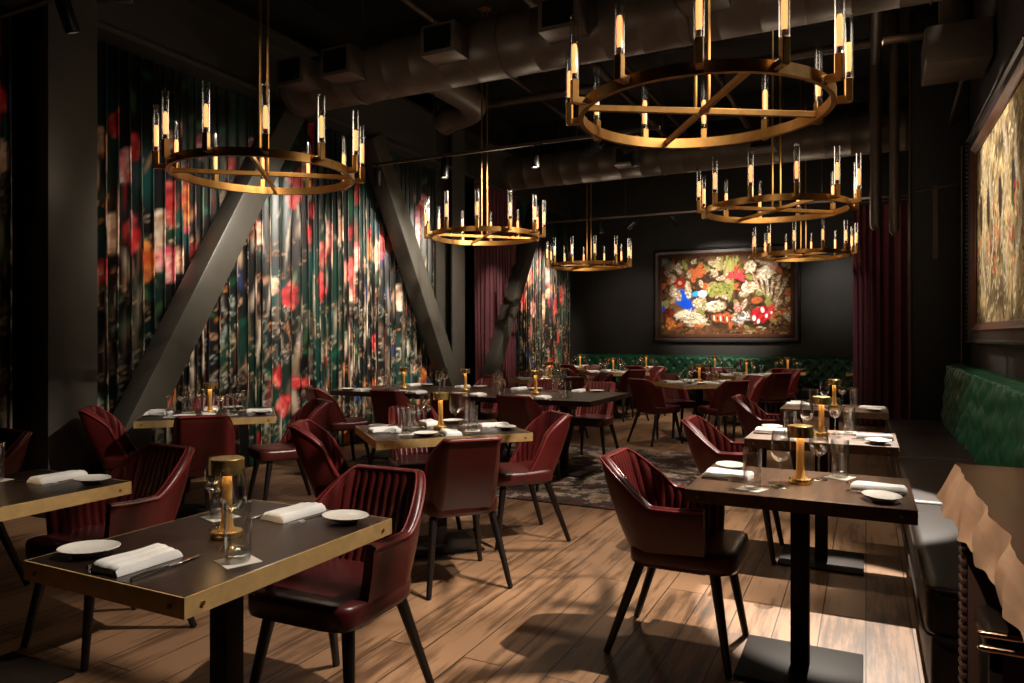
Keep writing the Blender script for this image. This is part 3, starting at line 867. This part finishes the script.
root = tag(empty('side_bench', (0, 0, 0)), 'dark leather bench with green channelled back along the painting wall', 'bench')
y0, y1 = 2.95, 8.85
segs = [(2.95, 4.45), (4.47, 6.1), (6.12, 7.7), (7.72, 8.85)]
for a, b in segs:
    MB().box((.475, (a + b) / 2, .36), (.57, b - a, .18), .045, 4).build('seat_cushion', M['benchleather'], root)
bs = MB().box((.475, (y0 + y1) / 2 + .01, .15), (.53, y1 - y0 - .03, .26), .03, 3)
bs.build('base', M['benchleather'], root)
sm = MB()
for z in (.275, .445):
    sm.path([(.74, y0 - .003, z), (.24, y0 - .003, z), (.2, y0 + .03, z), (.188, y0 + .08, z), (.188, y1, z)], .006, 6)
sm.build('piping', M['benchleather'], root)
nu, nv = 520, 44
U, V = np.meshgrid(np.linspace(y0, y1, nu), np.linspace(.0, 1., nv), indexing='ij')
chn = np.abs(np.sin(PI * (U + .007 * np.sin(V * 20)) / .2)) ** .6
crk = .008 * np.sin(V * 26 + 37.7 * np.sin(91.3 * np.floor(U / .2))) * np.sin(PI * U / .2) ** 2
th_ = V * 1.0
Zb = .43 + .6 * np.clip(V / .82, 0, 1) + .03 * np.sin(np.clip((V - .82) / .18, 0, 1) * PI / 2)
Xb = .79 - .09 * chn - crk + .05 * np.clip(V / .82, 0, 1) + .13 * np.clip((V - .82) / .18, 0, 1) ** 1.6
raw_grid('channelled_back', np.stack([Xb, U, Zb], -1), M['greenvelvet'], root)
MB().box((.905, (y0 + y1) / 2, .72), (.17, y1 - y0, .6), .03, 3).build('back_frame', M['greenvelvet'], root)

# ------------------------------------------------------------------ live-edge counter
root = tag(empty('service_counter', (0, 0, 0)), 'walnut counter with pale raw live edge at the end of the side bench', 'counter')
r = np.random.RandomState(12)
ny, nx = 240, 26
yy = np.linspace(.55, 2.3, ny)
def wob(y, k): return .9 - 1.5 * np.abs(np.sin(y * 12.5 + .5 * k + .4 * np.sin(y * 7))) + .4 * np.sin(y * 21 + 2.1 * k) - .45 * np.abs(np.sin(y * 31 + 1.3 * k))
edge_top = .222 + .006 * wob(yy, .4)
secs = []
for k in range(nx):
    s_ = k / (nx - 1)
    x = edge_top - s_ * (.016 + .035 * np.clip((yy - 1.5) / .8, 0, 1)) - .01 * math.sin(PI * s_) * (.7 + wob(yy + .02 * s_, 1.7)) - .006 * s_ * wob(yy, 3.6)
    z = 1.0 - s_ * .098 + .006 * math.sin(PI * s_) * wob(yy, 2.2) + .006 * s_ * wob(yy, 5.)
    secs.append(np.stack([x, yy, z], -1))
under = np.stack([edge_top + .05, yy, 0 * yy + .885], -1)
G = np.stack(secs + [under], 0)
mb = MB().grid(G)
K = len(secs) + 1
mb.f.append([k * ny for k in range(K)]); mb.f.append([k * ny + ny - 1 for k in range(K)][::-1])
mb.build('live_edge', M['rawedge'], root, ang=60)
topv = [(float(a), float(b), 1.0) for a, b in zip(edge_top, yy)]
n = len(topv)
poly = topv + [(.985, 2.3, 1.0), (.985, .55, 1.0)]
low = [(x + .02 if x < .5 else x, y, .93) for x, y, z in poly]
m = len(poly)
mb = MB().add(poly + low, [list(range(m)), [m + k for k in range(m)][::-1]] + [[k, (k + 1) % m, m + (k + 1) % m, m + k] for k in range(m)])
mb.build('slab', M['walnut'], root, ang=30)
sp = MB().box((.61, 2.25, .445), (.74, .05, .88), .006)
sp.build('end_panel', M['panelwood'], root)
rb = MB()
for k in range(32): rb.box((.232, 2.25, .1 + .025 * k), (.016, .056, .015), .004, 2)
rb.build('ribbed_post', M['panelwood'], root)
MB().box((.74, 1.4, .445), (.04, 1.64, .88), .004).build('back_panel', M['panelwood'], root)
MB().tube((.25, 2.2, .82), (.26, 1.6, .885), .007).build('brace_bar', M['chrome'], root)

st = tag(empty('low_stool', (.44, 2.1, 0)), 'black stool with bronze rails tucked under the live-edge counter', 'stool')
MB().box((0, 0, .63), (.38, .2, .06), .02, 3).build('seat', M['benchleather'], st)
for z in (.652, .618):
    MB().path([(-.205, -.106, z), (-.195, -.106, z), (.195, -.106, z), (.205, -.106, z)], [.004, .009, .009, .004], 10).build('rail', M['chrome'], st)
for sx in (-1, 1):
    for sy in (-1, 1): MB().box((sx * .165, sy * .075, .302), (.028, .028, .604), .003).build('leg', M['steel'], st)

# ------------------------------------------------------------------ chandeliers
def make_chandelier():
    root = empty('ring_chandelier')
    R = .59
    prof = [(R - .012, -.026), (R + .012, -.026), (R + .012, .026), (R - .012, .026), (R - .012, -.026)]
    MB().lathe(prof, 72).build('ring', M['agedbrass'], root, ang=35)
    for a in (.55, .55 + H):
        MB().box((0, 0, 0), (2 * R - .02, .022, .03), .002, 1, Matrix.Rotation(a, 3, 'Z')).build('cross_bar', M['agedbrass'], root)
    for s_ in (-1, 1):
        MB().tube((s_ * .032, 0, 0), (s_ * .032, 0, ZC - .34 - 2.45), .009, n=8).build('hanging_rod', M['agedbrass'], root)
    MB().lathe([(0, ZC - .34 - 2.45), (.07, ZC - .34 - 2.45), (.07, ZC - .31 - 2.45), (0, ZC - .31 - 2.45)], 20).build('ceiling_canopy', M['agedbrass'], root)
    for k in range(12):
        q = 2 * PI * (k + .35) / 12
        c, s_ = math.cos(q), math.sin(q)
        rot = Matrix.Rotation(q, 3, 'Z')
        a = MB().box((c * (R + .04), s_ * (R + .04), 0), (.08, .032, .032), .003, 1, rot)
        a.box((c * (R + .068), s_ * (R + .068), .042), (.034, .034, .11), .003, 1, rot)
        arm = a.build('candle_arm', M['agedbrass'], root, ang=30)
        x, y = c * (R + .068), s_ * (R + .068)
        MB().lathe([(0, .097), (.012, .097), (.012, .125), (0, .125)], 10, (x, y, 0)).build('socket', M['blackplastic'], arm)
        MB().lathe([(0, .125), (.011, .128), (.0135, .15), (.0135, .245), (.009, .262), (0, .265)], 10, (x, y, 0)).build('bulb', M['filament'], arm)
        MB().lathe([(.021, .097), (.021, .39), (.0185, .39), (.0185, .1), (.021, .097)], 16, (x, y, 0)).build('glass_tube', M['tubeglass'], arm)
    return root
cp = make_chandelier()
for i, (x, y, rz, lb) in enumerate([(-3.66, 3.60, .1, 'brass ring chandelier hanging in front of the first slanted brace'), (-.72, 3.55, .0, 'largest-looking brass ring chandelier, hanging over the armchair of the counter-side table'),
                                    (-3.78, 6.95, .2, 'brass ring chandelier hanging over the long communal table'), (-3.9, 10.6, .3, 'brass ring chandelier near the burgundy curtain and back wall'),
                                    (-.7, 6.6, .15, 'brass ring chandelier hanging over the third bench-side table'), (-.77, 10.52, .25, 'brass ring chandelier nearest the corner of the colourful painting')]):
    o = cp if i == 0 else dup(cp)
    o.location = (x, y, 2.45); o.rotation_euler = (0, 0, rz)
    tag(o, lb, 'chandelier', 'brass ring chandeliers')
    pl = bpy.data.lights.new('candle_glow', 'POINT'); pl.energy = 16; pl.color = (1, .82, .6); pl.shadow_soft_size = .25
    po = bpy.data.objects.new('candle_glow', pl); COL.objects.link(po); po.location = (x + .2, y, 2.75)

# ------------------------------------------------------------------ ceiling services
def spiral_duct(name, x0, x1, y, z, r, label, boxes, grille=None):
    root = tag(empty(name, (0, y, z)), label, 'duct')
    vs = MB(); n = 36
    xs = []; x = x0
    while x < x1:
        xs += [(x, r), (x + .004, r + .0025), (x + .012, r + .0025), (x + .016, r)]; x += .3
    pts = [(p[0], 0, 0) for p in xs] + [(x1, 0, 0)]
    vs.path(pts, [p[1] for p in xs] + [r], n)
    vs.build('duct_tube', M['ductmetal'], root, ang=60)
    MB().path([(x0 - .02, 0, 0), (x0 + .05, 0, 0)], r + .025, n).build('end_collar', M['ductmetal'], root)
    for bx in boxes:
        b = MB().box((bx, -r - .07, -.02), (.34, .26, .26), .006).build('diffuser_box', M['ductmetal'], root)
        MB().box((bx, -r - .205, -.02), (.26, .012, .2), .002, 1).build('grille', M['blackplastic'], b)
    k = x0 + .8
    while k < x1:
        s_ = MB().tube((k, 0, r), (k, 0, ZC - z - .0), .006, n=6); s_.path([(k, math.cos(q) * (r + .009), math.sin(q) * (r + .009)) for q in np.linspace(0, 2 * PI, 33)[:-1]], .008, 6, closed=True)
        s_.build('hanger_strap', M['pipe'], root); k += 1.6
    return root
spiral_duct('ventilation_duct', -5.2, .95, 5.6, 3.89, .26, 'round dark duct crossing the ceiling nearest the camera, with square diffusers', (-4.9, -4.35, -3.25, -2.15, -1.05))
spiral_duct('ventilation_duct', -4.98, .95, 10.05, 3.89, .25, 'round dark duct crossing the ceiling above the burgundy curtain table', (-3.0, -1.2))
# branch duct with an elbow
pts = [(-5.1, 8.2, 4.2), (-4.95, 8.15, 4.25)] + [(-4.95 + .6 * math.sin(q), 7.55 + .6 * math.cos(q), 4.25) for q in np.linspace(.1, H, 8)] + [(-4.35, 6.3, 4.25)]
tag(MB().path(pts, .17, 20).build('duct_elbow', M['ductmetal']), 'curved dark duct elbow between the two round ceiling ducts', 'duct')
pipes = [((-3.05, -1, 4.75), (-3.05, 13.9, 4.75), .05, 'thick dark pipe under the roof deck'), ((-2.75, -1, 4.8), (-2.75, 13.9, 4.8), .03, 'thin dark pipe beside the thick ceiling pipe'),
         ((-1.7, -1, 4.7), (-1.7, 13.9, 4.7), .045, 'dark ceiling pipe between the two chandelier rows'), ((-4.3, -1, 4.85), (-4.3, 13.9, 4.85), .035, 'dark ceiling pipe over the curtain-side chandeliers'),
         ((.1, 4, 4.45), (.1, 13.9, 4.45), .06, 'dark ceiling pipe over the side bench tables'), ((-5.3, 8.6, 4.5), (.9, 8.6, 4.5), .05, 'dark pipe crossing the ceiling over the far rug edge'),
         ((-5.3, 12.4, 4.3), (.9, 12.4, 4.3), .06, 'dark pipe crossing the ceiling close to the back wall')]
for a, b, r_, lb in pipes:
    mb = MB().tube(a, b, r_, n=14)
    d = Vector(b) - Vector(a); L = d.length; k = .9
    root = tag(empty('ceiling_pipe', (0, 0, 0)), lb, 'pipe')
    mb.build('pipe_run', M['pipe'], root)
    while k < L:
        p = Vector(a) + d.normalized() * k
        MB().tube(p - d.normalized() * .03, p + d.normalized() * .03, r_ + .012, n=14).build('coupling', M['pipe'], root)
        k += 2.4
# vertical pipes by the right-hand pillar
for x, y, z0, r_, lb in ((.28, 8.9, 2.5, .05, 'short vertical dark pipe dropping beside the pillar'), (.1, 9.1, 2.6, .06, 'thicker vertical dark pipe dropping farther from the pillar')):
    tag(MB().path([(x, y, ZC), (x, y, z0), (x + .02, y, z0 - .02)], r_, 14).build('drop_pipe', M['pipe']), lb, 'pipe')
for x, z1, lb in ((.44, ZC, 'thin vertical conduit at the pillar edge nearer the chandeliers'), (.93, 3.4, 'thin vertical conduit at the pillar edge by the painting wall')):
    mb = MB().tube((x, 9.08, .0), (x, 9.08, z1), .012, n=8)
    tag(mb.build('conduit', M['pipe']), lb, 'conduit')
tag(MB().path([(.46, 9.07, 2.95), (.9, 9.07, 2.99)], .014, 8).box((.68, 9.08, 2.6), (.05, .02, .8)).build('pillar_bracket', M['pipe']), 'dark cross bracket fixed across the pillar face', 'bracket')
root = tag(empty('air_handler', (.72, 7.55, 3.9)), 'dark boxy air unit high on the painting wall', 'air unit')
MB().box((0, 0, 0), (.5, .62, .34), .012).build('casing', M['ductmetal'], root)
MB().tube((0, 0, .17), (0, 0, ZC - 3.9), .13, n=24).build('riser_duct', M['ductmetal'], root)
MB().tube((.1, .31, -.1), (.1, 1.5, -.25), .02, n=8).build('conduit', M['pipe'], root)

# track rails and spot heads
def rail(a, b, label):
    root = tag(empty('track_rail', (0, 0, 0)), label, 'track')
    MB().beam(a, b, .03, .03, (0, 0, 1)).build('rail', M['pipe'], root, smooth=False)
    d = Vector(b) - Vector(a); n = max(2, int(d.length / 2))
    for k in range(n):
        p = Vector(a) + d * ((k + .5) / n)
        MB().tube(p, (p.x, p.y, ZC), .005, n=6).build('hanger', M['pipe'], root)
rail((-4.97, 6.5, 3.27), (-1.7, 6.5, 3.27), 'dark track rail above the long communal table')
rail((-5.0, 11.3, 3.30), (.9, 11.3, 3.30), 'dark track rail before the back wall')
rail((-5.3, 2.75, 3.48), (.9, 2.75, 3.48), 'dark track rail closest to the camera')
def spot_proto():
    root = empty('track_spotlight')       # local -Z is the beam; mount at origin
    MB().box((0, 0, .09), (.03, .03, .06), .003).build('adapter', M['blackplastic'], root)
    MB().path([(.0, .052, 0), (0, .052, .06), (0, 0, .075)], .007, 8).build('yoke', M['blackplastic'], root)
    MB().lathe([(0, .075), (.04, .075), (.044, .07), (.044, -.12), (.036, -.12), (.036, -.095), (0, -.095)], 24).build('housing', M['blackplastic'], root)
    MB().lathe([(0, -.105), (.034, -.105), (.034, -.1), (0, -.1)], 20).build('lens', M['lens'], root)
    return root
SPP = [spot_proto(), False]
def light(loc, target, power, deg, col=(1, .82, .62), blend=.35, size=.03, name='spot'):
    d = (Vector(target) - Vector(loc)).normalized()
    L = bpy.data.lights.new(name, 'SPOT'); L.energy = power; L.color = col
    L.spot_size = math.radians(deg); L.spot_blend = blend; L.shadow_soft_size = size
    o = bpy.data.objects.new(name, L); COL.objects.link(o)
    o.location = Vector(loc) + d * .13; o.rotation_euler = d.to_track_quat('-Z', 'Y').to_euler()
    return o
def spot(loc, target, power, deg, label, **k):
    if SPP[1]: o = dup(SPP[0])
    else: o = SPP[0]; SPP[1] = True
    d = (Vector(target) - Vector(loc)).normalized()
    o.location = loc; o.rotation_euler = d.to_track_quat('-Z', 'Y').to_euler()
    tag(o, label, 'spotlight', 'black track spotlights')
    if power: light(loc, target, power, deg, **k)
WARM = (1, .80, .58)
# heads on the rails seen in the picture
spot((-4.02, 6.5, 3.15), (-4.0, 6.4, .75), 60, 62, 'black spotlight hanging from the track over the long table, left of its chandelier rod'.replace('left of', 'curtain side of'))
spot((-2.96, 6.5, 3.15), (-2.9, 6.4, .75), 60, 62, 'black spotlight hanging from the track in front of the far round duct')
spot((-4.9, 6.5, 3.15), (-5.6, 7.4, 1.6), 90, 60, 'black spotlight at the curtain end of the track over the long table')
spot((-3.95, 11.3, 3.18), (-3.8, 11.5, .75), 80, 60, 'black spotlight over the curtain-side table of the second-last row')
spot((-2.75, 11.3, 3.18), (-2.55, 14.1, 2.0), 620, 50, 'black spotlight aimed at the colourful painting from the curtain side', col=(1, .9, .78), blend=1)
spot((-1.5, 11.3, 3.18), (-2.3, 14.1, 2.0), 520, 48, 'black spotlight aimed at the colourful painting from the bench side', col=(1, .9, .78), blend=1)
spot((-2.65, 8.8, 3.62), (-1.95, 9.3, .75), 120, 48, 'small lit spotlight on a thin arm above the diamond table past the rug')
spot((-4.45, 2.75, 3.36), (-4.56, 3.9, .7), 0, 56, 'black spotlight hanging in front of the grey steel column')
spot((-3.95, 2.75, 3.36), (-5.3, 1.6, 3.15), 40, 42, 'brightly lit spotlight beside the grey steel column top')
for loc, tgt, pw, lb in (((-2.75, 2.75, 3.36), (-5.7, 5.2, 1.8), 90, 'black spotlight on the camera-side track, aimed at the floral curtains'),
                         ((-2.35, 6.5, 3.15), (-5.7, 6.5, 1.8), 150, 'black spotlight at the open end of the long-table track, aimed at the curtains'),
                         ((-1.95, 6.5, 3.15), (-5.7, 8.2, 1.75), 150, 'outermost black spotlight on the long-table track'),
                         ((-3.4, 11.3, 3.18), (-5.6, 12.5, 1.8), 560, 'black spotlight on the back track aimed at the corner curtain')):
    spot(loc, tgt, pw, 54, lb, blend=.7)
# unseen spots without lamp bodies, some above the view and some inside it
NEU = (1, .9, .77)
light((-.15, 7.4, 4.6), (-.12, 3.95, 0), 3400, 14.5, NEU, .25, .015)
light((.85, 3.1, 4.8), (-1.9, 1.75, .7), 950, 28, NEU, .6, .03)
light((.85, 3.3, 4.8), (-2.3, 3.7, .6), 1300, 26, NEU, .7, .03)
light((.8, 3.6, 4.8), (-4.5, 3.7, .6), 1300, 18, NEU, .7, .03)
light((.8, 3.9, 4.7), (-.7, 3.15, .7), 1500, 27, NEU, .7, .03)
light((-2.95, 4.95, 3.4), (-5.7, 5.6, 1.75), 640, 56, NEU, .8, .03)  # three curtain-wash spots added at rail height, with no heads
light((-2.95, 6.6, 3.4), (-5.7, 7.2, 1.75), 700, 56, NEU, .8, .03)
light((-2.95, 8.0, 3.4), (-5.7, 8.3, 1.75), 640, 56, NEU, .8, .03)
light((-3.0, 4.5, 4.3), (-5.7, 4.35, 1.8), 330, 38, NEU, .8, .03)  # headless wash added for the curtain behind the first brace
light((-2.95, 9.6, 3.4), (-5.5, 10.5, 1.6), 420, 34, NEU, .7, .03)  # headless spot added to brighten the burgundy curtain
light((.8, 5.2, 4.7), (-.7, 4.75, .7), 1000, 25, NEU, .7, .03)
light((.8, 7.2, 4.7), (-.7, 6.6, .7), 1000, 25, NEU, .7, .03)
light((-.2, 5.2, 4.8), (-1.6, 4.4, 0), 340, 48, NEU, .8, .03)
light((-.2, 6.8, 4.8), (-3.4, 6.6, .6), 620, 42, NEU, .7, .03)
light((.3, 8.4, 4.7), (-1.9, 9.3, .5), 460, 40, NEU, .6, .03)
light((-1.6, 8.6, 4.7), (-3.9, 9.2, .5), 330, 38, NEU, .6, .03)
light((.5, 10.4, 4.7), (-1.6, 11.9, .5), 420, 44, NEU, .6, .03)
light((-1.6, 10.6, 4.7), (-3.7, 12.2, .5), 400, 48, NEU, .6, .03)
light((-2.0, 7.5, 4.6), (1.0, 7.2, 2.5), 1050, 36, (1, .9, .78), .5, .03)
light((-1.0, 3.8, 4.6), (.85, 5.6, .9), 260, 38, NEU, .6, .03)
light((-.7, 3.2, 3.9), (.2, 1.75, .95), 170, 20, NEU, .7, .03)
light((-1.3, .4, 4.2), (.25, 1.9, .85), 330, 22, NEU, .6, .03)  # fill added to light the counter's edge and end panel
light((-3.0, 11.3, 3.18), (-4.35, 14.1, 1.95), 110, 34, NEU, 1, .03)  # two headless spots added for soft patches beside the painting
light((-.6, 11.3, 3.18), (-.45, 14.1, 2.1), 90, 34, NEU, 1, .03)

wd = bpy.data.worlds.new('World'); sc.world = wd; wd.use_nodes = True
wd.node_tree.nodes['Background'].inputs[0].default_value = (.9, .85, 1, 1)
wd.node_tree.nodes['Background'].inputs[1].default_value = .002

# ------------------------------------------------------------------ camera
cam = bpy.data.cameras.new('camera'); co = bpy.data.objects.new('camera', cam); COL.objects.link(co)
cam.sensor_width = 36; cam.lens = 715 / 1024 * 36; cam.clip_start = .02
cam.shift_y = -(341.5 - 336) / 1024
co.location = (0, 0, 1.35); co.rotation_euler = (PI / 2, 0, math.atan(354 / 715))
sc.camera = co
sc.view_settings.view_transform = 'Standard'; sc.view_settings.look = 'None'
sc.view_settings.gamma = 1; sc.view_settings.use_curve_mapping = False
sc.view_settings.exposure = 0
sc.cycles.use_denoising = True
sc.cycles.max_bounces = 10; sc.cycles.transparent_max_bounces = 24; sc.cycles.transmission_bounces = 10
sc.cycles.caustics_reflective = False; sc.cycles.caustics_refractive = False
